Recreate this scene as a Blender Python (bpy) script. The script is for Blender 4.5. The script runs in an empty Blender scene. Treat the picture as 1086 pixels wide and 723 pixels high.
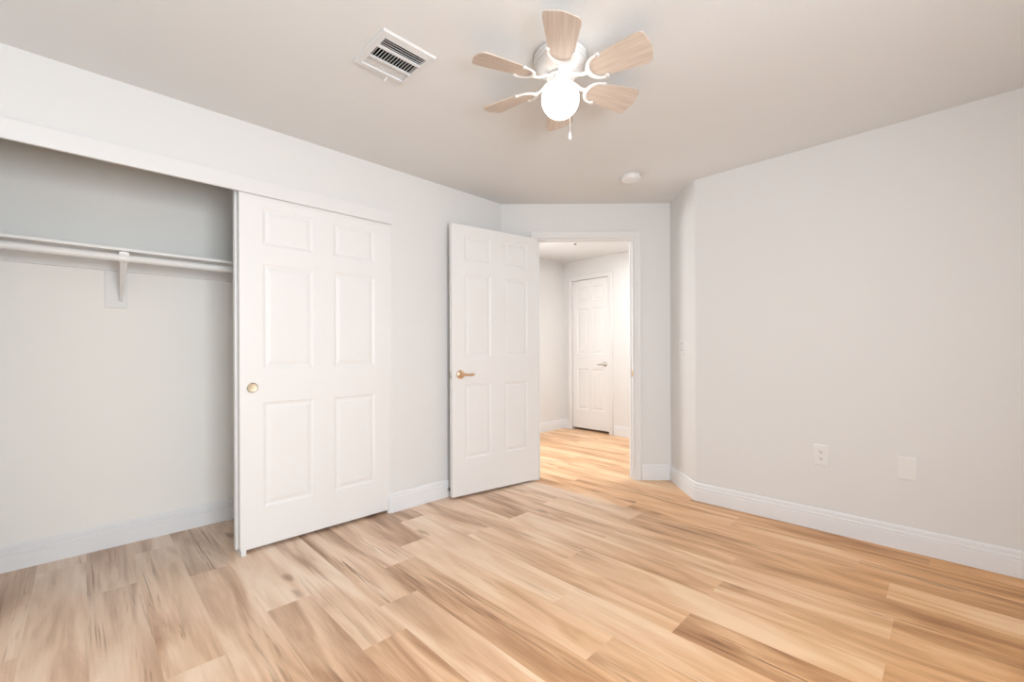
import bpy, bmesh, math, random
from mathutils import Vector, Matrix
sc = bpy.context.scene
C = sc.collection
PI = math.pi

# ------------------------------------------------------------------ camera, light, exposure
YAW = 0.7904
cam_data = bpy.data.cameras.new('camera'); cam = bpy.data.objects.new('camera', cam_data); C.objects.link(cam)
cam.location = (0, 0, 1.1412)
cam.rotation_mode = 'XYZ'
cam.matrix_world = Matrix.Translation((0, 0, 1.1412)) @ Matrix.Rotation(YAW, 4, 'Z') @ Matrix.Rotation(PI/2, 4, 'X') @ Matrix.Rotation(-0.004, 4, 'Z')
cam_data.sensor_fit = 'HORIZONTAL'; cam_data.sensor_width = 36.0
cam_data.lens = 461.49/1086*36.0
cam_data.shift_y = (372.13-361.5)/1086
cam_data.clip_start = 0.02
sc.camera = cam

sc.view_settings.view_transform = 'Standard'
sc.view_settings.look = 'None'
sc.view_settings.gamma = 1
sc.view_settings.use_curve_mapping = False
sc.view_settings.exposure = 0.05

world = bpy.data.worlds.new('world'); sc.world = world; world.use_nodes = True
world.node_tree.nodes['Background'].inputs[0].default_value = (0.78, 0.88, 1.0, 1)
world.node_tree.nodes['Background'].inputs[1].default_value = 0.15

def area(name, loc, aim, sx, sy, power, col):
    d = bpy.data.lights.new(name, 'AREA'); d.shape = 'RECTANGLE'; d.size = sx; d.size_y = sy
    d.energy = power; d.color = col
    o = bpy.data.objects.new(name, d); C.objects.link(o); o.location = loc
    o.rotation_euler = Vector(aim).to_track_quat('-Z', 'Y').to_euler()
    return o
# daylight through the bedroom window (right of the camera) and through the window behind the camera
area('daylight_side_window', (1.02, 0.35, 1.25), (-1, 0.0, -0.10), 1.15, 1.5, 108, (0.885, 0.95, 1.0))
area('daylight_back_window', (-1.9, -1.37, 1.45), (0.25, 1, -0.05), 1.25, 1.4, 6, (0.75, 0.93, 1.0))
# ceiling lamp of the hallway, above and beyond the door head
# daylight entering the hallway from a window left of the doorway, out of sight
area('daylight_hall_window', (-4.11, 3.22, 1.45), (1, 0.03, -0.02), 1.3, 0.72, 64, (0.97, 0.985, 0.985))
area('hallway_ceiling_lamp', (-2.2, 4.45, 2.40), (0, 0, -1), 0.7, 0.35, 22, (0.95, 0.955, 0.95))
GLOBE = 4.2

# ------------------------------------------------------------------ materials
def mat(name, col, rough=0.5, metal=0.0, bump=0, bscale=200, spec=0.5, emit=None, var=0.0):
    m = bpy.data.materials.new(name); m.use_nodes = True
    nt = m.node_tree; b = nt.nodes['Principled BSDF']
    b.inputs['Base Color'].default_value = (*col, 1)
    b.inputs['Roughness'].default_value = rough
    b.inputs['Metallic'].default_value = metal
    b.inputs['Specular IOR Level'].default_value = spec
    if emit:
        b.inputs['Emission Color'].default_value = (*emit[0], 1); b.inputs['Emission Strength'].default_value = emit[1]
    tc = nt.nodes.new('ShaderNodeTexCoord')
    if var:
        n = nt.nodes.new('ShaderNodeTexNoise'); n.inputs['Scale'].default_value = 1.7; n.inputs['Detail'].default_value = 3
        nt.links.new(tc.outputs['Object'], n.inputs['Vector'])
        mx = nt.nodes.new('ShaderNodeMix'); mx.data_type = 'RGBA'
        mx.inputs['A'].default_value = (*[c*(1-var) for c in col], 1)
        mx.inputs['B'].default_value = (*[min(1, c*(1+var)) for c in col], 1)
        nt.links.new(n.outputs['Fac'], mx.inputs['Factor']); nt.links.new(mx.outputs['Result'], b.inputs['Base Color'])
    if bump:
        n = nt.nodes.new('ShaderNodeTexNoise'); n.inputs['Scale'].default_value = bscale; n.inputs['Detail'].default_value = 2
        nt.links.new(tc.outputs['Object'], n.inputs['Vector'])
        bp = nt.nodes.new('ShaderNodeBump'); bp.inputs['Strength'].default_value = bump; bp.inputs['Distance'].default_value = 0.002
        nt.links.new(n.outputs['Fac'], bp.inputs['Height']); nt.links.new(bp.outputs['Normal'], b.inputs['Normal'])
    return m
WALL = mat('wall_paint', (0.77, 0.76, 0.75), 0.85, bump=0.10, bscale=60, spec=0.2, var=0.01)
CLOS = mat('closet_paint', (0.89, 0.875, 0.84), 0.75, bump=0.08, bscale=60, spec=0.3, var=0.01)
CEIL = mat('ceiling_paint', (0.745, 0.747, 0.748), 0.9, bump=0.15, bscale=45, spec=0.15, var=0.01)
TRIM = mat('trim_paint', (0.815, 0.816, 0.83), 0.45, spec=0.4, bump=0.02, bscale=30)
CASP = mat('casing_paint', (0.79, 0.778, 0.772), 0.5, spec=0.35, bump=0.02, bscale=30)
DOORP = mat('door_paint', (0.83, 0.818, 0.810), 0.42, spec=0.4, bump=0.03, bscale=40)
SHELF = mat('shelf_paint', (0.80, 0.788, 0.775), 0.5, spec=0.4, bump=0.03, bscale=30)
PLAST = mat('white_plastic', (0.81, 0.80, 0.79), 0.35, bump=0.01)
PGREY = mat('plastic_gap', (0.35, 0.34, 0.33), 0.5, bump=0.01)
DARK = mat('dark_slot', (0.02, 0.02, 0.02), 0.6, bump=0.02)
BRASS = mat('satin_brass', (0.72, 0.50, 0.32), 0.28, metal=0.9, bump=0.02, bscale=90)
PULLM = mat('champagne_pull', (0.62, 0.52, 0.38), 0.35, metal=0.75, bump=0.02, bscale=90)
PULLR = mat('pull_rim', (0.30, 0.26, 0.22), 0.3, metal=0.85, bump=0.02)
NICK = mat('satin_nickel', (0.62, 0.58, 0.52), 0.3, metal=0.9, bump=0.02)
FANW = mat('white_enamel', (0.80, 0.79, 0.78), 0.32, spec=0.5, bump=0.01)
VENTM = mat('vent_enamel', (0.70, 0.70, 0.70), 0.4, bump=0.01)
RUBB = mat('dark_rubber', (0.06, 0.05, 0.05), 0.7, bump=0.05)
DUCT = mat('duct_metal', (0.03, 0.03, 0.03), 0.8, bump=0.05)
GLOBEM = mat('lit_opal_glass', (0.95, 0.93, 0.9), 0.25, emit=((1.0, 0.93, 0.85), GLOBE), bump=0.005)

def blade_mat():
    m = mat('washed_oak_blade', (0.62, 0.48, 0.37), 0.45, bump=0)
    nt = m.node_tree; b = nt.nodes['Principled BSDF']
    tc = nt.nodes.new('ShaderNodeTexCoord'); mp = nt.nodes.new('ShaderNodeMapping'); mp.inputs['Scale'].default_value = (4, 60, 60)
    n = nt.nodes.new('ShaderNodeTexNoise'); n.inputs['Scale'].default_value = 1.5; n.inputs['Detail'].default_value = 5
    r = nt.nodes.new('ShaderNodeValToRGB')
    r.color_ramp.elements[0].position = 0.3; r.color_ramp.elements[0].color = (0.52, 0.42, 0.345, 1)
    r.color_ramp.elements[1].position = 0.7; r.color_ramp.elements[1].color = (0.64, 0.545, 0.47, 1)
    nt.links.new(tc.outputs['Object'], mp.inputs['Vector']); nt.links.new(mp.outputs['Vector'], n.inputs['Vector'])
    nt.links.new(n.outputs['Fac'], r.inputs['Fac']); nt.links.new(r.outputs['Color'], b.inputs['Base Color'])
    return m
BLADE = blade_mat()

def floor_mat():
    m = bpy.data.materials.new('vinyl_plank_wood'); m.use_nodes = True
    nt = m.node_tree; N = nt.nodes; Lk = nt.links; b = N['Principled BSDF']
    b.inputs['Roughness'].default_value = 0.42; b.inputs['Specular IOR Level'].default_value = 0.35
    def node(t, **kw):
        n = N.new(t)
        for k, v in kw.items(): setattr(n, k, v)
        return n
    def math_(op, a, c=None, clamp=False):
        n = node('ShaderNodeMath', operation=op, use_clamp=clamp)
        for i, v in enumerate((a, c)):
            if v is None: continue
            if isinstance(v, (int, float)): n.inputs[i].default_value = v
            else: Lk.new(v, n.inputs[i])
        return n.outputs[0]
    at = node('ShaderNodeAttribute', attribute_name='plank')
    sp = node('ShaderNodeSeparateColor'); Lk.new(at.outputs['Color'], sp.inputs[0])
    tone, seed, hue = sp.outputs[0], sp.outputs[1], sp.outputs[2]
    tc = node('ShaderNodeTexCoord'); sx = node('ShaderNodeSeparateXYZ'); Lk.new(tc.outputs['Object'], sx.inputs[0])
    X = math_('ADD', sx.outputs[0], math_('MULTIPLY', seed, 37.0)); Y = math_('ADD', sx.outputs[1], math_('MULTIPLY', seed, 11.0))
    def coord(fx, fy, z=0.0):
        c = node('ShaderNodeCombineXYZ'); Lk.new(math_('MULTIPLY', X, fx), c.inputs[0]); Lk.new(math_('MULTIPLY', Y, fy), c.inputs[1])
        c.inputs[2].default_value = z
        return c.outputs[0]
    def noise(fx, fy, detail=3, dist=0.0, z=0.0, rough=0.5):
        n = node('ShaderNodeTexNoise'); n.inputs['Scale'].default_value = 1.0; n.inputs['Detail'].default_value = detail
        n.inputs['Distortion'].default_value = dist; n.inputs['Roughness'].default_value = rough
        Lk.new(coord(fx, fy, z), n.inputs['Vector']); return n.outputs['Fac']
    def ramp(fac, stops):
        r = node('ShaderNodeValToRGB'); e = r.color_ramp.elements
        while len(e) < len(stops): e.new(0.5)
        for i, (p, c) in enumerate(stops): e[i].position = p; e[i].color = (*c, 1)
        Lk.new(fac, r.inputs['Fac']); return r.outputs['Color']
    def smooth(fac, lo, hi):
        n = node('ShaderNodeMapRange', interpolation_type='SMOOTHSTEP', clamp=True)
        n.inputs['From Min'].default_value = lo; n.inputs['From Max'].default_value = hi
        Lk.new(fac, n.inputs['Value']); return n.outputs['Result']
    def mixc(f, a, c, blend='MIX'):
        n = node('ShaderNodeMix', data_type='RGBA', blend_type=blend)
        for k, v in (('Factor', f), ('A', a), ('B', c)):
            if isinstance(v, (int, float)): n.inputs[k].default_value = v
            elif isinstance(v, tuple): n.inputs[k].default_value = (*v, 1)
            else: Lk.new(v, n.inputs[k])
        return n.outputs['Result']
    broad = noise(1.1, 8, 4, 1.0)                       # broad cathedral figure
    fine = noise(3.0, 75, 4, 0.3, 5.0, 0.6)             # fibres
    v = math_('ADD', math_('ADD', math_('MULTIPLY', tone, 0.40), math_('MULTIPLY', math_('SUBTRACT', broad, 0.5), 1.45)),
              math_('MULTIPLY', math_('SUBTRACT', fine, 0.5), 0.30))
    v = math_('ADD', v, 0.10, True)
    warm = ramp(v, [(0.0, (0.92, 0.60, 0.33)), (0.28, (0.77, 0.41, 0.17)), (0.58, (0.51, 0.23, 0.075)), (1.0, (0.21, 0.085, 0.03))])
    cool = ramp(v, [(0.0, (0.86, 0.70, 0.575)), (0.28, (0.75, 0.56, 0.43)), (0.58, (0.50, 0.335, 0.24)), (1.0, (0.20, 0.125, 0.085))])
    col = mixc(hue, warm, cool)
    # dark mineral streaks, stronger on the brown planks
    st = smooth(noise(1.2, 30, 4, 1.6, 9.0), 0.53, 0.68)
    gate = smooth(noise(0.9, 5, 1, 0.0, 14.0), 0.46, 0.62)
    stf = math_('MULTIPLY', math_('MULTIPLY', st, gate), math_('ADD', math_('MULTIPLY', tone, 0.75), 0.22))
    col = mixc(stf, col, (0.22, 0.105, 0.05))
    # small knots
    vo = node('ShaderNodeTexVoronoi'); vo.inputs['Scale'].default_value = 1.0; Lk.new(coord(1.7, 4.6, 3.0), vo.inputs['Vector'])
    kd = math_('ADD', vo.outputs['Distance'], math_('MULTIPLY', math_('SUBTRACT', noise(9, 30, 3, 0.5, 21.0), 0.5), 0.16))
    kn = math_('MULTIPLY', math_('SUBTRACT', 1.0, smooth(kd, 0.02, 0.15)), 0.55)
    col = mixc(kn, col, (0.22, 0.11, 0.055))
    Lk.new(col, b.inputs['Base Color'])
    # seams darker at plank edge (uv: distance in the plank)
    bp = node('ShaderNodeBump'); bp.inputs['Strength'].default_value = 0.12; bp.inputs['Distance'].default_value = 0.001
    Lk.new(fine, bp.inputs['Height']); Lk.new(bp.outputs['Normal'], b.inputs['Normal'])
    return m
FLOOR = floor_mat()

# ------------------------------------------------------------------ mesh helpers
def finish(name, bm, m, parent=None, smooth=None, loc=None, rot=None):
    bmesh.ops.remove_doubles(bm, verts=bm.verts, dist=1e-5)
    bmesh.ops.recalc_face_normals(bm, faces=bm.faces)
    me = bpy.data.meshes.new(name); bm.to_mesh(me); bm.free()
    for mm in (m if isinstance(m, (list, tuple)) else [m]): me.materials.append(mm)
    if smooth is not None:
        me.polygons.foreach_set('use_smooth', [True]*len(me.polygons))
        me.set_sharp_from_angle(angle=math.radians(smooth))
    o = bpy.data.objects.new(name, me); C.objects.link(o)
    if loc: o.location = loc
    if rot is not None: o.rotation_euler = rot
    if parent: o.parent = parent
    return o
def tag(o, label, cat, group=None, kind=None):
    o['label'] = label; o['category'] = cat
    if group: o['group'] = group
    if kind: o['kind'] = kind
    return o
def empty(name, loc=(0, 0, 0), rz=0, parent=None):
    o = bpy.data.objects.new(name, None); C.objects.link(o); o.location = loc; o.rotation_euler = (0, 0, rz)
    o.empty_display_size = 0.1
    if parent: o.parent = parent
    return o
def box(bm, x0, y0, z0, x1, y1, z1, bev=0, mi=0, M=None):
    r = bmesh.ops.create_cube(bm, size=1.0)
    vs = r['verts']
    for v in vs:
        v.co = Vector(((x0+x1)/2+v.co.x*(x1-x0), (y0+y1)/2+v.co.y*(y1-y0), (z0+z1)/2+v.co.z*(z1-z0)))
    fs = set(f for v in vs for f in v.link_faces)
    if bev:
        es = set(e for v in vs for e in v.link_edges)
        g = bmesh.ops.bevel(bm, geom=list(es), offset=bev, segments=2, affect='EDGES', profile=0.5)
        vs = list(set(v for f in g['faces'] for v in f.verts) | set(v for f in fs if f.is_valid for v in f.verts))
        fs = set(f for v in vs for f in v.link_faces)
    for f in fs: f.material_index = mi
    if M is not None: bmesh.ops.transform(bm, matrix=M, verts=list(vs))
    return vs
def prism(bm, pts, z0, z1, mi=0):
    a = [bm.verts.new((p[0], p[1], z0)) for p in pts]; b = [bm.verts.new((p[0], p[1], z1)) for p in pts]
    n = len(pts)
    fs = [bm.faces.new(a[::-1]), bm.faces.new(b)]
    for i in range(n): fs.append(bm.faces.new((a[i], a[(i+1) % n], b[(i+1) % n], b[i])))
    for f in fs: f.material_index = mi
    return a+b
def lathe(bm, prof, seg=48, M=None, mi=0):
    rings = []; vs = []
    for r, z in prof:
        if r < 1e-6:
            v = bm.verts.new((0, 0, z)); rings.append([v]); vs.append(v)
        else:
            ring = [bm.verts.new((r*math.cos(2*PI*i/seg), r*math.sin(2*PI*i/seg), z)) for i in range(seg)]
            rings.append(ring); vs += ring
    for a, b in zip(rings, rings[1:]):
        for i in range(seg):
            j = (i+1) % seg
            if len(a) == 1 and len(b) == 1: continue
            if len(a) == 1: f = bm.faces.new((a[0], b[i], b[j]))
            elif len(b) == 1: f = bm.faces.new((a[i], b[0], a[j]))
            else: f = bm.faces.new((a[i], b[i], b[j], a[j]))
            f.material_index = mi
    if M is not None: bmesh.ops.transform(bm, matrix=M, verts=vs)
    return vs
def tube(bm, pts, rads, seg=12, flat=1.0, up=Vector((0, 0, 1))):
    """swept tube along pts, section squashed by `flat` along the up direction, capped"""
    pts = [Vector(p) for p in pts]; rings = []
    if not isinstance(rads, (list, tuple)): rads = [rads]*len(pts)
    for i, p in enumerate(pts):
        t = (pts[min(i+1, len(pts)-1)]-pts[max(i-1, 0)]).normalized()
        u = up if abs(t.dot(up)) < 0.95 else Vector((1, 0, 0))
        s = t.cross(u).normalized(); n = s.cross(t).normalized()
        rings.append([bm.verts.new(p+s*rads[i]*math.cos(2*PI*k/seg)+n*rads[i]*flat*math.sin(2*PI*k/seg)) for k in range(seg)])
    for a, b in zip(rings, rings[1:]):
        for k in range(seg): bm.faces.new((a[k], a[(k+1) % seg], b[(k+1) % seg], b[k]))
    bm.faces.new(rings[0][::-1]); bm.faces.new(rings[-1])
    return [v for r in rings for v in r]
def sweep_profile(bm, path, prof, closed_ends=True):
    """path: plan polyline; prof: (offset out of the wall on the left of travel, z); mitred corners"""
    P = [Vector(p).to_2d() if len(p) == 3 else Vector(p) for p in path]; rings = []
    for i, p in enumerate(P):
        d0 = (P[i]-P[i-1]).normalized() if i else (P[1]-P[0]).normalized()
        d1 = (P[i+1]-P[i]).normalized() if i < len(P)-1 else d0
        n0 = Vector((-d0.y, d0.x)); n1 = Vector((-d1.y, d1.x))
        nn = (n0+n1); nn = nn/(nn.dot(n0)) if nn.length > 1e-6 else n0
        rings.append([bm.verts.new((p.x+nn.x*o, p.y+nn.y*o, z)) for o, z in prof])
    n = len(prof)
    for a, b in zip(rings, rings[1:]):
        for k in range(n): bm.faces.new((a[k], a[(k+1) % n], b[(k+1) % n], b[k]))
    if closed_ends: bm.faces.new(rings[0][::-1]); bm.faces.new(rings[-1])

# ------------------------------------------------------------------ plan
H = 2.44; WT = 0.12
XL = -2.7985; YR = 3.3307; KB = 5.4416            # left wall x, right wall y, door wall y = x + KB
q = 2**-0.5
DD = Vector((q, q)); DN = Vector((q, -q))          # along the door wall, and its normal into the room
PA = Vector((XL, XL+KB))                           # left wall / door wall corner
PB = Vector((-1.745, -1.745+KB))                   # door wall / return wall corner
rt = (PB.y-YR)/q                                   # length of the return wall
PC = PB+DN*rt                                      # return wall / right wall corner (outer)
J0 = Vector((-2.575, -2.575+KB)); J1 = Vector((-1.972, -1.972+KB))   # door opening
ZD = 2.135                                         # door head
XC = -3.48                                         # closet back wall
CY0, CY1, ZC = -0.30, 1.549, 2.118                 # closet opening
XE, YB = 0.95, -1.30                               # wall with the side window, wall behind the camera
HX, HY = -4.05, 5.10                               # hallway left and far walls
HE = -0.4

def struct(name, bm, m, label, cat, smooth=None):
    return tag(finish(name, bm, m, smooth=smooth), label, cat, kind='structure')

# floor: planks, as one mesh with a tone per plank
PW, PL, Y0 = 0.1865, 1.318, 0.203
ROW_END = {-2: -2.0, -1: -2.85, 0: -3.25, 1: -2.73, 2: -2.12, 3: -1.585, 4: -1.80, 5: -3.42, 6: -0.953, 7: -1.274, 8: -0.80, 9: -0.172,
           10: -0.80, 11: -0.175, 12: -0.834, 13: -0.215, 14: -0.354, 15: -1.02, 16: -0.086}
# tone of the planks read off the photo, keyed by (row, index of the plank end on its left)
TONE = {(-2, 0): .5, (-1, -1): .85, (-1, 0): .50, (0, 0): .48, (1, -1): .95, (1, 0): .42, (2, -1): .30, (2, 0): .90, (3, -1): .22, (3, 0): .92, (4, -1): .75, (4, 0): .22,
        (5, 0): .62, (5, 1): .66, (6, -2): .92, (6, -1): .18, (6, 0): .50, (7, -2): .82, (7, -1): .20, (7, 0): .32, (8, -2): .30, (8, -1): .42, (8, 0): .88,
        (9, -2): .32, (9, -1): .30, (9, 0): .75, (10, -2): .72, (10, -1): .22, (10, 0): .62, (11, -2): .50, (11, -1): .30, (11, 0): .85,
        (12, -1): .30, (12, 0): .88, (13, -2): .30, (13, -1): .66, (13, 0): .26, (14, -1): .40, (14, 0): .80, (15, -1): .55, (15, 0): .60, (16, -1): .78, (16, 0): .9}
random.seed(7)
bm = bmesh.new(); vals = []
FX0, FX1, FY0, FY1 = -4.2, 1.1, -1.45, 5.3
for k in range(math.floor((FY0-Y0)/PW), math.ceil((FY1-Y0)/PW)):
    ya, yb = max(Y0+k*PW, FY0), min(Y0+(k+1)*PW, FY1)
    e0 = ROW_END.get(k, random.uniform(0, PL)); j = math.floor((FX0-e0)/PL)
    while e0+j*PL < FX1:
        xa, xb = max(e0+j*PL, FX0), min(e0+(j+1)*PL, FX1)
        tn = TONE.get((k, j), random.choice([.2, .3, .35, .45, .5, .6, .75]) if k < 16 else random.choice([.1, .2, .3, .45]))
        jit = random.uniform(-.05, .05)             # light's colour cast put into hue: greyer near closet, warmer towards right wall
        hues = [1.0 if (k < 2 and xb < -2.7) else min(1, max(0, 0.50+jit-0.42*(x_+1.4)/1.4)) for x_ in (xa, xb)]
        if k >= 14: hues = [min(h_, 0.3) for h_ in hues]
        f = bm.faces.new([bm.verts.new(p) for p in ((xa, ya, 0), (xb, ya, 0), (xb, yb, 0), (xa, yb, 0))])
        vals.append((tn, random.random(), hues))
        j += 1
me = bpy.data.meshes.new('floor'); bm.to_mesh(me); bm.free(); me.materials.append(FLOOR)
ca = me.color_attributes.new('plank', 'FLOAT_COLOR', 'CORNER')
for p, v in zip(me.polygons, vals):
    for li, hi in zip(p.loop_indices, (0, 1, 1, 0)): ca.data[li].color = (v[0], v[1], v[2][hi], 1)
o = bpy.data.objects.new('floor', me); C.objects.link(o)
tag(o, 'wood-look plank floor running from the closet through the open doorway', 'floor', kind='structure')

# ceiling with a hole for the air register
VX0, VX1, VY0, VY1 = -1.848, -1.630, 0.892, 1.092
bm = bmesh.new()
xs = [FX0, VX0, VX1, FX1]; ys = [FY0, VY0, VY1, FY1]
for i in range(3):
    for j in range(3):
        if i == 1 and j == 1: continue
        bm.faces.new([bm.verts.new(p) for p in ((xs[i], ys[j], H), (xs[i+1], ys[j], H), (xs[i+1], ys[j+1], H), (xs[i], ys[j+1], H))])
struct('ceiling', bm, CEIL, 'flat pale beige painted ceiling carrying the fan and the air register', 'ceiling')

# walls -------------------------------------------------------------
def wall(name, polys, label, smooth=None, m=None):
    bm = bmesh.new()
    for pts, z0, z1 in polys: prism(bm, pts, z0, z1)
    return struct(name, bm, m or WALL, label, 'wall', smooth)
def rect(x0, y0, x1, y1): return [(x0, y0), (x1, y0), (x1, y1), (x0, y1)]
R = 0.02
arc = [(XL-R+R*math.cos(a), CY1+R-R*math.sin(a)) for a in [PI/2*i/6 for i in range(7)]]   # bullnose at the closet jamb
wl = [((arc + [(XL-WT, CY1), (XL-WT, PA.y+0.05), (XL, PA.y)]), 0, H)]
wl.append((rect(XL-WT, CY0, XL, CY1+R), ZC+0.0, H))
wl.append((rect(XL-WT, YB, XL, CY0), 0, H))
wall('wall_left', wl, 'long white wall holding the closet opening on the left', smooth=40)
# door wall
def dpt(s, n=0.0): v = PA+DD*s-DN*n; return (v.x, v.y)
s0, s1, sB = (J0-PA).length, (J1-PA).length, (PB-PA).length
wall('wall_door', [([dpt(0), dpt(s0), dpt(s0, WT), dpt(-0.05, WT)], 0, H), ([dpt(s1), dpt(sB), dpt(sB, WT), dpt(s1, WT)], 0, H),
                   ([dpt(s0), dpt(s1), dpt(s1, WT), dpt(s0, WT)], ZD, H)], 'narrow diagonal wall with the open doorway')
# return wall + rounded outside corner + right wall
RC = 0.03
tl = RC*math.tan(math.radians(22.5))
cen = PC-DN*tl-DD.xy*0  # tangent point on the return wall
n_ret = Vector((-q, -q)); ctr = cen-n_ret*RC
arc = []
for i in range(9):
    a = math.radians(225+45*i/8)
    arc.append((ctr.x+RC*math.cos(a), ctr.y+RC*math.sin(a)))
wall('wall_return', [([tuple(PB)]+arc+[(arc[-1][0]+0.0, YR+WT), (PB.x+q*WT+0.05, PB.y+q*WT-0.02)], 0, H)], 'very narrow return wall beside the doorway holding the light switch', smooth=40)
xr0 = arc[-1][0]
wall('wall_right', [(rect(xr0, YR, XE+WT, YR+WT), 0, H)], 'wide blank wall on the right with two cover plates')
# unseen enclosure: side wall with window, back wall with window
wall('wall_side', [(rect(XE, YB, XE+WT, -0.40), 0, H), (rect(XE, 1.10, XE+WT, YR), 0, H), (rect(XE, -0.40, XE+WT, 1.10), 0, 0.80), (rect(XE, -0.40, XE+WT, 1.10), 2.10, H)], 'white wall with a window to the right of the viewpoint')
wall('wall_back', [(rect(XL-WT, YB-WT, -2.65, YB), 0, H), (rect(-1.15, YB-WT, XE+WT, YB), 0, H), (rect(-2.65, YB-WT, -1.15, YB), 0, 0.80), (rect(-2.65, YB-WT, -1.15, YB), 2.10, H)], 'white wall with a window behind the viewpoint')
# closet walls
wall('wall_closet_back', [(rect(XC-WT, -0.62, XC, 1.92), 0, H)], 'closet back wall behind the shelf and rod', m=CLOS)
wall('wall_closet_left', [(rect(XC, -0.62, XL-WT, -0.50), 0, H)], 'closet end wall at the open side', m=CLOS)
wall('wall_closet_right', [(rect(XC, 1.80, XL-WT, 1.92), 0, H)], 'closet end wall behind the sliding doors', m=CLOS)
# hallway walls
HD0, HD1, HDZ = -3.905, -3.275, 2.155
wall('wall_hall_left', [(rect(HX-WT, 2.70, HX, 2.84), 0, H), (rect(HX-WT, 3.60, HX, HY), 0, H), (rect(HX-WT, 2.84, HX, 3.60), 0, 0.78), (rect(HX-WT, 2.84, HX, 3.60), 2.12, H)], 'white left wall of the hallway beyond the doorway')
wall('wall_hall_back', [(rect(HX-WT, HY, HD0, HY+WT), 0, H), (rect(HD1, HY, HE, HY+WT), 0, H), (rect(HD0, HY, HD1, HY+WT), HDZ, H), (rect(HD0-0.1, HY+0.17, HD1+0.1, HY+0.2), 0, H),
     (rect(HD0-0.15, HY+WT, HD0-0.1, HY+0.2), 0, H), (rect(HD1+0.1, HY+WT, HD1+0.15, HY+0.2), 0, H)], 'white far wall of the hallway around the closed door')
wall('wall_hall_front', [(rect(HX-WT, 2.58, XL-WT-0.01, 2.70), 0, H)], 'hallway wall hidden behind the open door')
wall('wall_hall_right', [(rect(HE, YR+WT, HE+WT, HY+WT), 0, H)], 'hallway end wall out of sight on the right')

# windows out of view (frame, mullion, pane)
def window(name, M, w, h, label):
    bm = bmesh.new()
    for a in ((-w/2, -h/2, -w/2+.05, h/2), (w/2-.05, -h/2, w/2, h/2), (-w/2, -h/2, w/2, -h/2+.05), (-w/2, h/2-.05, w/2, h/2), (-.02, -h/2, .02, h/2)):
        box(bm, a[0], -0.02, a[1], a[2], 0.02, a[3])
    o = finish(name, bm, TRIM); o.matrix_world = M; tag(o, label, 'window', kind='structure')
window('window_1', Matrix.Translation((XE+.05, 0.35, 1.45)) @ Matrix.Rotation(PI/2, 4, 'Z'), 1.5, 1.3, 'white framed window in the side wall')
window('window_2', Matrix.Translation((-1.9, YB-.05, 1.45)), 1.5, 1.3, 'white framed window in the wall behind the viewpoint')

window('window_3', Matrix.Translation((HX-.05, 3.22, 1.45)) @ Matrix.Rotation(PI/2, 4, 'Z'), 0.76, 1.34, 'white framed window on the left of the hallway, hidden by the open door')

# baseboards --------------------------------------------------------
BBP = [(0, 0), (0.016, 0), (0.016, 0.083), (0.0125, 0.086), (0.0145, 0.091), (0.0135, 0.104), (0.0095, 0.1075), (0.0105, 0.113), (0.0085, 0.128), (0.004, 0.135), (0, 0.135)]
def baseboard(name, path, label):
    bm = bmesh.new(); sweep_profile(bm, path, BBP)
    return struct(name, bm, TRIM, label, 'baseboard', smooth=25)
# travel direction keeps the room on the left
cpt = [(XL-0.016*0, PA.y), (XL, CY1+R)]
baseboard('baseboard_left', [tuple(dpt(s0-0.062)), (PA.x, PA.y), (XL, CY1+R), (XL-R*0.3, CY1+R*0.3), (XL-R, CY1)], 'white baseboard between the sliding door and the open door')
baseboard('baseboard_right', [(XE, YR), tuple(PC+Vector((tl, 0))), tuple(PC-DN*tl), tuple(PB), tuple(dpt(s1+0.062))], 'white grooved baseboard running along the wide right wall and round the corner')
baseboard('baseboard_closet', [(XC, 1.80), (XC, -0.50)], 'white baseboard along the closet back wall')
baseboard('baseboard_hall_left', [(HD0-0.055, HY), (HX, HY), (HX, 2.70)], 'white baseboard of the hallway left of the closed door')
baseboard('baseboard_hall_back', [(HE, HY), (HD1+0.075, HY)], 'white baseboard of the hallway right of the closed door')
baseboard('baseboard_side', [(XE, YB), (XE, YR)], 'white baseboard below the side window')
baseboard('baseboard_back', [(XL, YB), (XE, YB)], 'white baseboard below the window behind the viewpoint')

# door casing (trim_1), jambs, closet fascia -------------------------
def frame_matrix(org, along, normal):
    """local x along the wall, local -y out into the room"""
    M = Matrix.Identity(4)
    M.col[0] = (along[0], along[1], 0, 0); M.col[1] = (-normal[0], -normal[1], 0, 0); M.col[2] = (0, 0, 1, 0); M.col[3] = (org[0], org[1], 0, 1)
    return M
CAS = [(0.0, 0), (0.0, 0.010), (0.006, 0.013), (0.020, 0.0125), (0.026, 0.016), (0.050, 0.018), (0.060, 0.014), (0.062, 0)]   # (away from opening, proud of wall)
def casing(bm, w, h, M, side=-1):
    """mitred three-sided casing round an opening 0..w, 0..h on the local plane y=0"""
    L = []
    path = [(0, 0, -1, 0), (0, h, -1, 1), (w, h, 1, 1), (w, 0, 1, 0)]
    for px, pz, ox, oz in path:
        L.append([bm.verts.new(M @ Vector((px+ox*o, side*p, pz+oz*o))) for o, p in CAS])
    n = len(CAS)
    for a, b in zip(L, L[1:]):
        for k in range(n): bm.faces.new((a[k], a[(k+1) % n], b[(k+1) % n], b[k]))
    bm.faces.new(L[0][::-1]); bm.faces.new(L[-1])
DW = (J1-J0).length
MD = frame_matrix(J0, DD, DN)
bm = bmesh.new(); casing(bm, DW-0.03+0.03, ZD, MD)
casing(bm, DW, ZD, MD @ Matrix.Translation((0, WT, 0)), side=1)
struct('trim_1', bm, CASP, 'white moulded casing round the open bedroom doorway', 'door casing', smooth=20)
bm = bmesh.new()
e = 0.012
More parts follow.
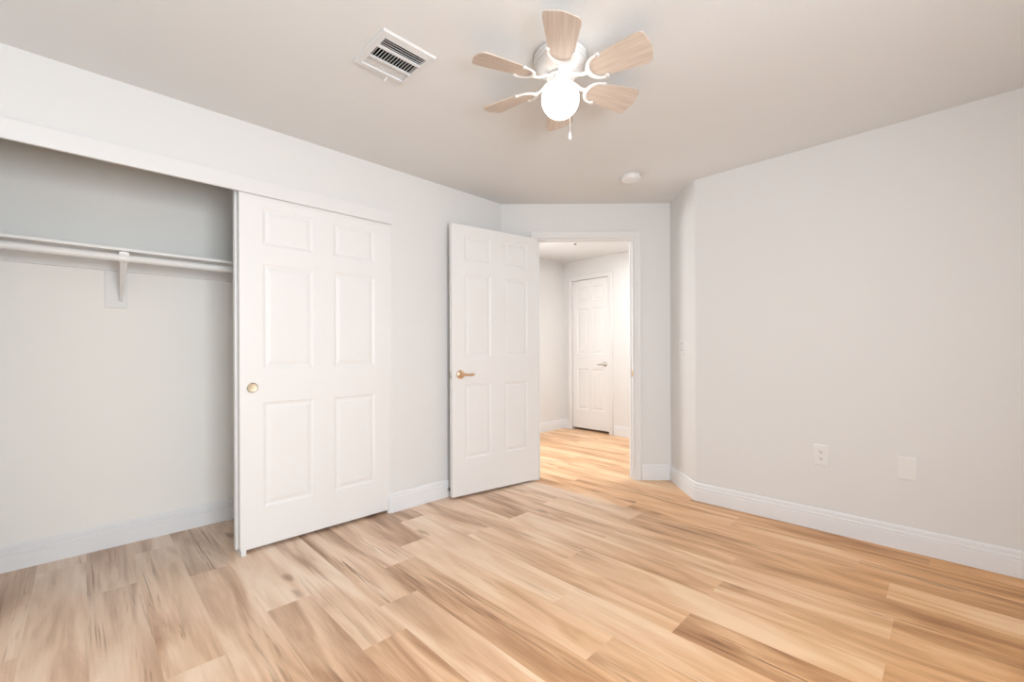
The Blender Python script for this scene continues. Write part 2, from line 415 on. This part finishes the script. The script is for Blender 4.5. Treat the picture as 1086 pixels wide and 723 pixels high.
box(bm, 0.0005, 0.0, 0, e, WT, ZD-.0005, M=MD); box(bm, DW-e, 0.0, 0, DW-.0005, WT, ZD-.0005, M=MD); box(bm, e, 0, ZD-e, DW-e, WT, ZD-.0005, M=MD)
st0, st1 = 0.045, 0.075
box(bm, e, st0, 0, e+.010, st1, ZD-e, M=MD); box(bm, DW-e-.010, st0, 0, DW-e, st1, ZD-e, M=MD); box(bm, e+.010, st0, ZD-e-.010, DW-e-.010, st1, ZD-e, M=MD)
jamb = struct('trim_2', bm, CASP, 'white door jamb lining with its stop inside the open doorway', 'door jamb')
bm = bmesh.new()
box(bm, DW-e-.0025, 0.006, 0.905, DW-e, 0.034, 0.975, bev=.0008, M=MD)
tube(bm, [MD @ Vector((DW-e-.001, 0.004, z)) for z in (0.918, 0.93, 0.95, 0.962)], [.003, .006, .006, .003])
so = finish('strike_plate', bm, BRASS, parent=jamb, smooth=40); so['label'] = 'small brass strike plate'
# hall door casing
MH = frame_matrix((HD0, HY), (1, 0), (0, -1))
bm = bmesh.new(); casing(bm, HD1-HD0, HDZ, MH)
struct('trim_3', bm, CASP, 'white casing round the closed hallway door', 'door casing', smooth=20)

# closet fascia board hiding the sliding door track
bm = bmesh.new()
box(bm, XL, CY0-0.02, 2.040, XL+0.016, CY1+0.018, 2.128, bev=.002)
struct('trim_4', bm, CASP, 'long white fascia board above the closet opening', 'trim board')
# ------------------------------------------------------------------ six-panel door leaves
def six_panel(bm, w, h, t, xs, zs, d=0.0062):
    """leaf 0..w x 0..t x 0..h with six moulded raised panels on both faces"""
    gx = [0, xs[0], xs[1], xs[2], xs[3], w]; gz = [0]+list(zs)+[h]
    loops = [(0.0, 0.0), (0.006, 0.4*d), (0.014, d), (0.020, d), (0.038, 0.30*d), (0.042, 0.22*d)]
    for face, sgn in ((0.0, 1), (t, -1)):
        for i in range(5):
            for j in range(len(gz)-1):
                x0, x1, z0, z1 = gx[i], gx[i+1], gz[j], gz[j+1]
                if i in (1, 3) and j in (1, 3, 5):
                    prev = None
                    for ins, dep in loops:
                        r = [bm.verts.new(p) for p in ((x0+ins, face+sgn*dep, z0+ins), (x1-ins, face+sgn*dep, z0+ins), (x1-ins, face+sgn*dep, z1-ins), (x0+ins, face+sgn*dep, z1-ins))]
                        if prev:
                            for k in range(4): bm.faces.new((prev[k], prev[(k+1) % 4], r[(k+1) % 4], r[k]))
                        prev = r
                    bm.faces.new(prev)
                else:
                    bm.faces.new([bm.verts.new(p) for p in ((x0, face, z0), (x1, face, z0), (x1, face, z1), (x0, face, z1))])
    def strip(pts0, pts1):
        for a, b, c, dd in zip(pts0, pts0[1:], pts1[1:], pts1): bm.faces.new([bm.verts.new(p) for p in (a, b, c, dd)])
    for X in (0, w): strip([(X, 0, z) for z in gz], [(X, t, z) for z in gz])
    for Z in (0, h): strip([(x, 0, Z) for x in gx], [(x, t, Z) for x in gx])
def place(o, org, along, normal, z=0.0):
    M = frame_matrix(org, along, normal); M[2][3] = z; o.matrix_world = M

# door_1: the open bedroom door; visible face is its outer side
ang = math.radians(9.0); T = 0.037; W1 = 0.845
hinge = Vector((-2.556, 2.850)); dl = Vector((math.sin(ang), math.cos(ang))); free = hinge-dl*W1
nrm = Vector((dl.y, -dl.x))                               # towards the room
zb = 0.020
bm = bmesh.new()
six_panel(bm, W1, 2.125-zb, T, (.110, .358, .485, .733), (0.300-zb, 0.885-zb, 1.095-zb, 1.745-zb, 1.850-zb, 2.050-zb))
d1 = finish('door_1', bm, DOORP); place(d1, free, dl, nrm, zb)
tag(d1, 'open white six-panel door with a brass lever, swung against the left wall', 'door', kind='structure')
def lever(parent, cx, z, direction=1, m=BRASS, depth0=0.0, scale=1.0):
    bm = bmesh.new()
    Mx = Matrix.Translation((cx, depth0, z)) @ Matrix.Rotation(PI/2, 4, 'X') @ Matrix.Scale(scale, 4)
    lathe(bm, [(0, 0), (.033, 0), (.034, .003), (.032, .007), (.026, .010), (.022, .0105), (.017, .013), (.0125, .018), (.0115, .034), (.0125, .044), (.012, .050), (0, .052)], 40, Mx)
    o = finish('handle_rosette', bm, m, parent=parent, smooth=40)
    bm = bmesh.new(); s = direction*scale; yy = depth0-.043*scale
    pts = [(cx, yy, z), (cx+.014*s, yy-.001, z+.001), (cx+.030*s, yy-.001, z), (cx+.052*s, yy+.001, z-.003), (cx+.078*s, yy+.003, z-.003), (cx+.100*s, yy+.006, z-.001), (cx+.108*s, yy+.008, z)]
    tube(bm, pts, [r*scale for r in (.011, .0105, .0095, .009, .0095, .009, .005)], 14)
    return finish('handle_lever', bm, m, parent=parent, smooth=60)
lever(d1, 0.072, 0.962-zb)
bm = bmesh.new(); box(bm, -0.0015, 0.006, 0.955-.028-zb, 0.0, T-.006, 0.955+.028-zb, bev=.0005)
tube(bm, [(-.001, T/2, .955-zb), (-.007, T/2, .955-zb), (-.0095, T/2, .955-zb)], [.0065, .0065, .003])
lo = finish('latch_plate', bm, NICK, parent=d1, smooth=40); lo['label'] = 'small metal latch plate on the door edge'
for z in (0.25, 1.07, 1.90):
    bm = bmesh.new()
    tube(bm, [(W1+.006, T+.003, z-.045), (W1+.006, T+.003, z), (W1+.006, T+.003, z+.045)], .006, 12)
    box(bm, W1, .006, z-.044, W1+.0018, T+.001, z+.044)
    finish('hinge', bm, BRASS, parent=d1, smooth=40)

# door_2: front sliding closet door, door_3: the rear one right behind it
ZP = (0.243, 0.850, 1.045, 1.655, 1.760, 1.978)
def slider(name, y0, w, x, zb, label):
    bm = bmesh.new()
    six_panel(bm, w, 2.060-zb, 0.035, (.118, .402, .530, .812), [z-zb for z in ZP])
    o = finish(name, bm, DOORP); place(o, (x, y0), (0, 1), (1, 0), zb)
    return tag(o, label, 'sliding door', kind='structure')
d2 = slider('door_2', 0.630, 0.936, XL-0.008, 0.022, 'front white six-panel sliding closet door with a round finger pull')
d3 = slider('door_3', 0.618, 0.936, XL-0.056, 0.022, 'rear white sliding closet door, only its edge visible behind the front one')
bm = bmesh.new()
Mx = Matrix.Translation((0.063, 0, 0.938-.022)) @ Matrix.Rotation(PI/2, 4, 'X')
lathe(bm, [(.029, -.001), (.029, .0022), (.0265, .0030), (.0245, .0022), (.0240, .0002)], 40, Mx)
fp = finish('finger_pull', bm, PULLR, parent=d2, smooth=40); fp['label'] = 'round metal finger pull'
bm = bmesh.new()
lathe(bm, [(.0245, .0008), (.020, .0003), (0, .0002)], 40, Mx)
finish('pull_cup', bm, PULLM, parent=fp, smooth=40)

# floor guide under the near corner of the sliding doors
g = empty('door_guide', (XL-0.05, 0.645, 0))
tag(g, 'small white floor guide at the lower corner of the sliding closet doors', 'door guide')
bm = bmesh.new(); box(bm, -.050, -.014, 0, .066, .014, .005, bev=.001); finish('guide_base', bm, PLAST, parent=g)
bm = bmesh.new()
for xx in (.0435,): box(bm, xx, -.012, .0045, xx+.006, .012, .040, bev=.001)
finish('guide_fin', bm, PLAST, parent=g)

# door_4: closed hallway door
bm = bmesh.new(); w4 = HD1-HD0-.010
six_panel(bm, w4, HDZ-.006-.034, 0.035, (.085, .275, .345, .535), (0.300-.034, 0.885-.034, 1.095-.034, 1.745-.034, 1.850-.034, 2.050-.034))
d4 = finish('door_4', bm, DOORP); place(d4, (HD0+.005, HY+.012), (1, 0), (0, -1), .034)
tag(d4, 'closed white six-panel door at the end of the hallway', 'door', kind='structure')
lever(d4, w4-.065, 0.955-.034, -1, NICK, scale=1.0)

# ------------------------------------------------------------------ closet shelf, rod, bracket
YS0, YS1 = -0.498, 1.798
bm = bmesh.new(); box(bm, XC+.0005, YS0, 1.694, -3.165, YS1, 1.710, bev=.0015)
sh = tag(finish('closet_shelf', bm, SHELF), 'long white closet shelf above the hanging rod', 'shelf')
bm = bmesh.new(); box(bm, XC+.0005, YS0, 1.622, XC+.0185, YS1, 1.6938, bev=.0015)
lg = tag(finish('wall_cleat', bm, SHELF), 'white ledger board on the closet back wall right under the shelf', 'cleat board')
bm = bmesh.new(); box(bm, XC+.0005, 0.100, 1.405, XC+.0135, 0.197, 1.6215, bev=.0015)
finish('backing_block', bm, SHELF, parent=lg)
bm = bmesh.new()
tube(bm, [(-3.195, YS0, 1.660), (-3.195, 0.6, 1.660), (-3.195, YS1, 1.660)], .0205, 28)
tag(finish('closet_rod', bm, SHELF, smooth=50), 'round white hanging rod under the closet shelf', 'closet rod')
br = empty('shelf_bracket', (XC+.0135, 0.168, 1.5)); tag(br, 'white metal bracket carrying the closet rod and shelf', 'shelf bracket')
bm = bmesh.new()
box(bm, 0, -.014, -.060, .0035, .014, .118, bev=.0008)
box(bm, .0195-.0135, -.011, .1895, .290, .011, .1930)       # top arm under the shelf
finish('bracket_plate', bm, SHELF, parent=br)
bm = bmesh.new()
# tapering diagonal web, pressed sheet
pr = [(0.003, -.058), (.020, -.040), (.270, .140), (.280, .189), (.255, .189), (.010, .020)]
a = [bm.verts.new((x, -.006-.036*x, z)) for x, z in pr]; b = [bm.verts.new((x, .006+.036*x, z)) for x, z in pr]
bm.faces.new(a); bm.faces.new(b[::-1])
for i in range(len(pr)): j = (i+1) % len(pr); bm.faces.new((a[i], b[i], b[j], a[j]))
finish('bracket_arm', bm, SHELF, parent=br)
bm = bmesh.new()
xr, zr = -3.195-(XC+.0135), 0.160
hk = []
for i in range(13):
    t = math.radians(200+190*i/12); hk.append((xr+.0215*math.cos(t), zr+.0215*math.sin(t)))
hk.append((xr+.0215, .186)); 
vo_ = []; 
for x, z in hk: vo_.append([bm.verts.new((x, -.021, z)), bm.verts.new((x, .021, z))])
for (x, z), p in zip(hk, vo_): pass
inner = vo_
outer = []
for k, (x, z) in enumerate(hk):
    dx, dz = x-xr, z-zr; L_ = math.hypot(dx, dz); outer.append([bm.verts.new((x+dx/L_*.0035, y, z+dz/L_*.0035)) for y in (-.021, .021)])
for k in range(len(hk)-1):
    bm.faces.new((inner[k][0], inner[k+1][0], inner[k+1][1], inner[k][1])); bm.faces.new((outer[k][0], outer[k][1], outer[k+1][1], outer[k+1][0]))
    for s in (0, 1): bm.faces.new((inner[k][s], inner[k+1][s], outer[k+1][s], outer[k][s]))
for k in (0, len(hk)-1): bm.faces.new((inner[k][0], inner[k][1], outer[k][1], outer[k][0]))
finish('rod_hook', bm, PLAST, parent=br, smooth=30)

# ------------------------------------------------------------------ ceiling air register
vt = empty('air_register', ((VX0+VX1)/2, (VY0+VY1)/2, H)); tag(vt, 'white louvred air register in the ceiling left of the fan', 'air vent')
ox, oy = (VX0+VX1)/2, (VY0+VY1)/2
bm = bmesh.new()
# stepped frame round the opening, and the two bars between banks
fo = [(-1.876, .864), (-1.597, .864), (-1.597, 1.119), (-1.876, 1.119)]
fr_ = [(VX0, VY0), (VX1, VY0), (VX1, VY1), (VX0, VY1)]
def ring4(pts, z): return [bm.verts.new((x-ox, y-oy, z)) for x, y in pts]
def ins(pts, d):
    cx_ = sum(p[0] for p in pts)/4; cy_ = sum(p[1] for p in pts)/4
    return [(x+(d if x < cx_ else -d), y+(d if y < cy_ else -d)) for x, y in pts]
rs = [ring4(fo, 0), ring4(fo, -.003), ring4(ins(fo, .004), -.009), ring4(fr_, -.011), ring4(fr_, .030)]
for a, b in zip(rs, rs[1:]):
    for k in range(4): bm.faces.new((a[k], a[(k+1) % 4], b[(k+1) % 4], b[k]))
banks = {'near': (-1.690, -1.634), 'mid': (-1.772, -1.702), 'far': (-1.845, -1.784)}
for x0, x1 in ((-1.702, -1.690), (-1.784, -1.772), (VX0, -1.845), (-1.634, VX1)):
    box(bm, x0-ox, VY0-oy, -.012, x1-ox, VY1-oy, -.004)
finish('register_frame', bm, VENTM, parent=vt)
def slat(cx_, cy_, lx, ly, tilt, axis):
    bm = bmesh.new()
    M = Matrix.Translation((cx_-ox, cy_-oy, -.003)) @ Matrix.Rotation(tilt, 4, axis)
    box(bm, -lx/2, -ly/2, -.0009, lx/2, ly/2, .0009, M=M)
    return finish('louver', bm, VENTM, parent=vt)
yc = (VY0+VY1)/2
for x in (-1.6415, -1.6555, -1.6695, -1.6835): slat(x, yc, .013, VY1-VY0-.001, math.radians(40), 'Y')
for x in (-1.7905, -1.803, -1.8155, -1.828, -1.8405): slat(x, yc, .0095, VY1-VY0-.001, math.radians(-4), 'Y')
for i in range(14): slat(-1.737, VY0+.010+i*(VY1-VY0-.018)/13, .069, .0125, math.radians(62), 'X')
bm = bmesh.new()
tube(bm, [(-1.862-ox, 1.025-oy, -.0095), (-1.866-ox, 1.022-oy, -.018), (-1.874-ox, 1.018-oy, -.026)], [.003, .003, .0045], 10)
finish('damper_lever', bm, VENTM, parent=vt, smooth=40)
bm = bmesh.new()
v = [bm.verts.new((x-ox, y-oy, z)) for z in (.001, .25) for x, y in fr_]
for k in range(4): bm.faces.new((v[k], v[(k+1) % 4], v[4+(k+1) % 4], v[4+k]))
bm.faces.new(v[4:])
finish('duct_boot', bm, DUCT, parent=vt)

# ------------------------------------------------------------------ smoke detectors
def detector(loc, r, label, vis=1.0):
    o = empty('smoke_detector', loc); tag(o, label, 'smoke detector')
    bm = bmesh.new(); lathe(bm, [(0, 0), (r*.93, 0), (r*.93, -.008), (r*.90, -.009), (0, -.009)], 48); finish('mounting_plate', bm, PLAST, parent=o, smooth=30)
    bm = bmesh.new(); lathe(bm, [(0, -.0095), (r*.88, -.0095), (r, -.012), (r, -.024), (r*.93, -.034), (r*.75, -.039), (r*.4, -.041), (0, -.0415)], 48)
    finish('detector_body', bm, PLAST, parent=o, smooth=40)
    bm = bmesh.new(); lathe(bm, [(0, -.0412), (.010, -.0412), (.011, -.044), (0, -.045)], 20, Matrix.Translation((r*.35, 0, 0.0005))); finish('test_button', bm, PLAST, parent=o, smooth=40)
detector((-1.672, 2.905, H), .070, 'round white smoke detector on the bedroom ceiling near the doorway')
# recessed-look ceiling detector seen just under the door head, in the hallway
o = empty('ceiling_sensor', (-3.155, 4.19, H)); tag(o, 'small round white ceiling fixture glimpsed at the top of the doorway', 'ceiling fixture')
bm = bmesh.new(); lathe(bm, [(0, 0), (.068, 0), (.066, -.008), (.045, -.022), (.022, -.026), (0, -.026)], 40); finish('sensor_housing', bm, PLAST, parent=o, smooth=40)
bm = bmesh.new(); lathe(bm, [(0, -.0255), (.016, -.0255), (.014, -.034), (0, -.036)], 24); finish('sensor_lens', bm, RUBB, parent=o, smooth=40)

# ------------------------------------------------------------------ plates on the walls
def plate(parent, w, h, bev=.004, t=.006, name='cover_plate'):
    bm = bmesh.new()
    L = [(0, 0), (0, .0015), (bev*.6, t*.8), (bev*1.6, t), ]
    prev = None
    for i_, d_ in L:
        r = [bm.verts.new((sx*(w/2-i_), -d_, sz*(h/2-i_))) for sx, sz in ((-1, -1), (1, -1), (1, 1), (-1, 1))]
        if prev:
            for k in range(4): bm.faces.new((prev[k], prev[(k+1) % 4], r[(k+1) % 4], r[k]))
        else: bm.faces.new(r[::-1])
        prev = r
    bm.faces.new(prev)
    return finish(name, bm, PLAST, parent=parent)
def screw(parent, x, z, y=-.006):
    bm = bmesh.new(); lathe(bm, [(0, 0), (.0032, 0), (.0028, .001), (0, .0013)], 16, Matrix.Translation((x, y, z)) @ Matrix.Rotation(PI/2, 4, 'X'))
    finish('screw', bm, PLAST, parent=parent, smooth=40)
# duplex outlet on the right wall
ou = empty('wall_outlet', (-0.583, YR, 0.4745)); tag(ou, 'white duplex power outlet low on the wide right wall', 'power outlet')
plate(ou, .080, .132)
for s in (1, -1):
    bm = bmesh.new()
    zc = s*.0205
    ring = []
    for i in range(32):
        a = 2*PI*i/32; ring.append((max(-.0165, min(.0165, .0185*math.cos(a))), .0155*math.sin(a)+zc))
    a = [bm.verts.new((x, -.0055, z)) for x, z in ring]; b = [bm.verts.new((x, -.0085, z)) for x, z in ring]
    bm.faces.new(b)
    for i in range(32): bm.faces.new((a[i], a[(i+1) % 32], b[(i+1) % 32], b[i]))
    rc = finish('receptacle', bm, PLAST, parent=ou)
    bm = bmesh.new()
    box(bm, -.0080, -.0088, zc+.000, -.0058, -.0080, zc+.0095); box(bm, .0058, -.0088, zc+.0005, .0078, -.0080, zc+.008)
    lathe(bm, [(0, 0), (.0031, 0), (.0031, .0008), (0, .0008)], 14, Matrix.Translation((0, -.0080, zc-.0065)) @ Matrix.Rotation(PI/2, 4, 'X'))
    finish('slots', bm, DARK, parent=rc)
screw(ou, 0, 0)
# blank plate
bl = empty('blank_plate', (-0.180, YR, 0.466)); tag(bl, 'blank white cover plate to the right of the power outlet', 'cover plate')
plate(bl, .084, .132)
screw(bl, 0, .050); screw(bl, 0, -.050)
# light switch on the return wall: two-gang, rocker and fan slide
sw = empty('light_switch', ((PB+DN*0.272).x, (PB+DN*0.272).y, 1.172)); sw.rotation_euler = (0, 0, math.atan2(DN.y, DN.x))
tag(sw, 'white double light switch plate on the narrow return wall', 'light switch')
plate(sw, .128, .122)
for xx in (-.024, .024):
    bm = bmesh.new()
    fb = bmesh.new(); box(fb, xx-.0178, -.0072, -.0355, xx+.0178, -.0055, .0355)
    finish('rocker_gap', fb, PGREY, parent=sw)
    M = Matrix.Translation((xx, -.007, 0)) @ Matrix.Rotation(math.radians(4), 4, 'X')
    box(bm, -.0155, -.0030, -.0325, .0155, .0012, .0325, bev=.001, M=M)
    finish('rocker', bm, PLAST, parent=sw)
    for zz in (.047, -.047): screw(sw, xx, zz)

# door stop on the baseboard behind the open door
ds = empty('door_stop', (XL+.0155, 2.045, .062)); tag(ds, 'short door stop with a dark tip on the baseboard behind the open door', 'door stop')
Mx = Matrix.Rotation(PI/2, 4, 'Y')
bm = bmesh.new(); lathe(bm, [(0, 0), (.012, 0), (.012, .003), (.006, .006), (.005, .020), (0, .020)], 24, Mx); finish('stop_base', bm, NICK, parent=ds, smooth=40)
bm = bmesh.new(); lathe(bm, [(0, .0195), (.010, .0195), (.0105, .024), (.010, .034), (.006, .037), (0, .0375)], 24, Mx); finish('rubber_tip', bm, RUBB, parent=ds, smooth=40)

# ------------------------------------------------------------------ ceiling fan
FC = (-1.214, 1.509, H)
fan = empty('ceiling_fan', FC); tag(fan, 'white six-blade ceiling fan with a lit round globe and washed oak blades', 'ceiling fan')
bm = bmesh.new()
lathe(bm, [(0, 0), (.112, 0), (.117, -.004), (.117, -.012), (.113, -.016), (.108, -.018), (.1135, -.022), (.114, -.030), (.110, -.034), (.104, -.036),
           (.108, -.040), (.107, -.050), (.099, -.063), (.086, -.074), (.073, -.081), (.068, -.084), (0, -.084)], 64)
finish('motor_housing', bm, FANW, parent=fan, smooth=35)
for k in range(4):
    a = PI/4+k*PI/2
    bm = bmesh.new(); lathe(bm, [(0, 0), (.0035, 0), (.003, .002), (0, .0026)], 12, Matrix.Translation((.1165*math.cos(a), .1165*math.sin(a), -.008)) @ Matrix.Rotation(a, 4, 'Z') @ Matrix.Rotation(PI/2, 4, 'Y'))
    finish('housing_screw', bm, NICK, parent=fan, smooth=40)
bm = bmesh.new()
lathe(bm, [(0, -.0835), (.058, -.0835), (.060, -.088), (.060, -.097), (.054, -.100), (.040, -.102), (0, -.102)], 48)
hub = finish('rotor_hub', bm, FANW, parent=fan, smooth=35)
for k in range(12):
    a = 2*PI*(k+.25)/12
    bm = bmesh.new(); lathe(bm, [(0, 0), (.0033, 0), (.003, -.0016), (0, -.0018)], 12, Matrix.Translation((.050*math.cos(a), .050*math.sin(a), -.1008)))
    finish('hub_screw', bm, NICK, parent=hub, smooth=40)
bm = bmesh.new()
lathe(bm, [(0, -.1015), (.036, -.1015), (.040, -.105), (.040, -.118), (.050, -.124), (.060, -.130), (.064, -.136), (.064, -.142), (.060, -.144), (.050, -.143), (0, -.140)], 48)
finish('light_fitter', bm, FANW, parent=fan, smooth=35)
bm = bmesh.new()
RG, ZG = .083, -.187
lathe(bm, [(.056, ZG+.061)]+[(RG*math.sin(t), ZG+RG*math.cos(t)) for t in [math.radians(44+136*i/20) for i in range(20)]]+[(0, ZG-RG)], 56)
finish('globe_shade', bm, GLOBEM, parent=fan, smooth=60)
# blades: built along +x, pitch about their own axis
PITCH = math.radians(-16); ZB = -.110
def blade_mesh():
    bm = bmesh.new()
    pts = []
    def half(r):   # half width
        return .050+(.073-.050)*min(1, max(0, (r-.17)/.19))
    rs_ = [.190, .22, .26, .30, .335, .360]
    up_ = [(r, half(r)) for r in rs_]
    tip = []
    for i in range(1, 6):                       # rounded corner then shallow tip curve
        a = PI/2*(i/6); tip.append((.370+.024*math.sin(a), .049+.024*math.cos(a)))
    for i in range(0, 5): tip.append((.395+.009*math.sin(PI/2*i/4), .045*(1-i/4)))
    root = [(.190-.045*math.cos(a), .047*math.sin(a)) for a in [PI/2*i/7 for i in range(8)]]
    top = root+up_+tip[:-1]+[(.404, 0)]
    outline = top+[(x, -y) for x, y in top[-2:0:-1]]
    a = [bm.verts.new((x, y, .0025)) for x, y in outline]; b = [bm.verts.new((x, y, -.0025)) for x, y in outline]
    bm.faces.new(a); bm.faces.new(b[::-1]); n = len(outline)
    for i in range(n): bm.faces.new((a[i], b[i], b[(i+1) % n], a[(i+1) % n]))
    return bm
def bracket_mesh():
    bm = bmesh.new(); zz = -.0065
    # C-shaped ring opening outwards, screwed under the blade root
    arc_ = [(.192-.055*math.cos(t), .055*math.sin(t), zz) for t in [math.radians(-98+196*i/24) for i in range(25)]]
    rr = [.0055]+[.0065+.0035*math.cos(math.radians(-98+196*i/24))**2 for i in range(1, 24)]+[.0055]
    tube(bm, arc_, rr, 12, 0.55)
    for s in (1, -1): lathe(bm, [(0, zz-.004), (.0085, zz-.003), (.0095, zz+.002), (.009, zz+.0048), (0, zz+.0048)], 18, Matrix.Translation((.199, s*.0545, 0)))
    # arm
    return bm
def arm_mesh():
    bm = bmesh.new()
    tube(bm, [(.052, 0, .014), (.066, 0, .012), (.085, 0, .003), (.105, 0, -.006), (.122, 0, -.0085), (.139, 0, -.007)], [.010, .0105, .009, .0085, .010, .0115], 12, 0.6)
    return bm
Bm = bmesh.new
protos = None
MP = Matrix.Rotation(PITCH, 4, 'X')
for k in range(6):
    th = math.radians(-50.2+60*k)
    M = Matrix.Translation((0, 0, ZB)) @ Matrix.Rotation(th, 4, 'Z')
    if protos is None:
        bl_ = finish('blade', blade_mesh(), BLADE, parent=fan)
        bmod = None
        brk = finish('blade_bracket', bracket_mesh(), FANW, parent=bl_, smooth=50)
        ar = finish('bracket_arm', arm_mesh(), FANW, parent=bl_, smooth=50)
        scs = []
        for s in (1, -1):
            bm = bmesh.new(); lathe(bm, [(0, 0), (.0042, 0), (.0036, -.0018), (0, -.0022)], 14, Matrix.Translation((.199, s*.0545, -.0103)))
            scs.append(finish('bracket_screw', bm, NICK, parent=bl_, smooth=40))
        ar.matrix_local = MP.inverted()
        protos = (bl_, [brk, ar]+scs)
        b_ = bl_
    else:
        b_ = protos[0].copy(); C.objects.link(b_); b_.parent = fan
        for c in protos[1]:
            cc = c.copy(); C.objects.link(cc); cc.parent = b_; cc.matrix_local = c.matrix_local.copy()
    b_.matrix_local = M @ MP
    b_['label'] = 'washed oak fan blade'
# pull chains
def chain(name, x, y, z0, z1, fob):
    bm = bmesh.new()
    n = int((z0-z1)/.006)
    tube(bm, [(x, y, z0), (x, y, (z0+z1)/2), (x, y, z1)], .0009, 6)
    for i in range(n):
        lathe(bm, [(0, .0016), (.0016, 0), (0, -.0016)], 6, Matrix.Translation((x, y, z0-i*.006)))
    o = finish(name, bm, FANW, parent=fan)
    if fob:
        bm = bmesh.new(); lathe(bm, [(0, 0), (.003, -.001), (.004, -.008), (.008, -.026), (.0085, -.032), (.006, -.036), (0, -.037)], 20, Matrix.Translation((x, y, z1)))
        finish('pull_fob', bm, FANW, parent=o, smooth=50)
    return o
Rc = Vector((math.cos(YAW), math.sin(YAW))); Fc = Vector((-math.sin(YAW), math.cos(YAW)))
p = Rc*-.050-Fc*.075; chain('pull_chain', p.x, p.y, -.125, -.262, False)
p = Rc*.043+Fc*.010; chain('pull_chain', p.x, p.y, -.140, -.325, True)
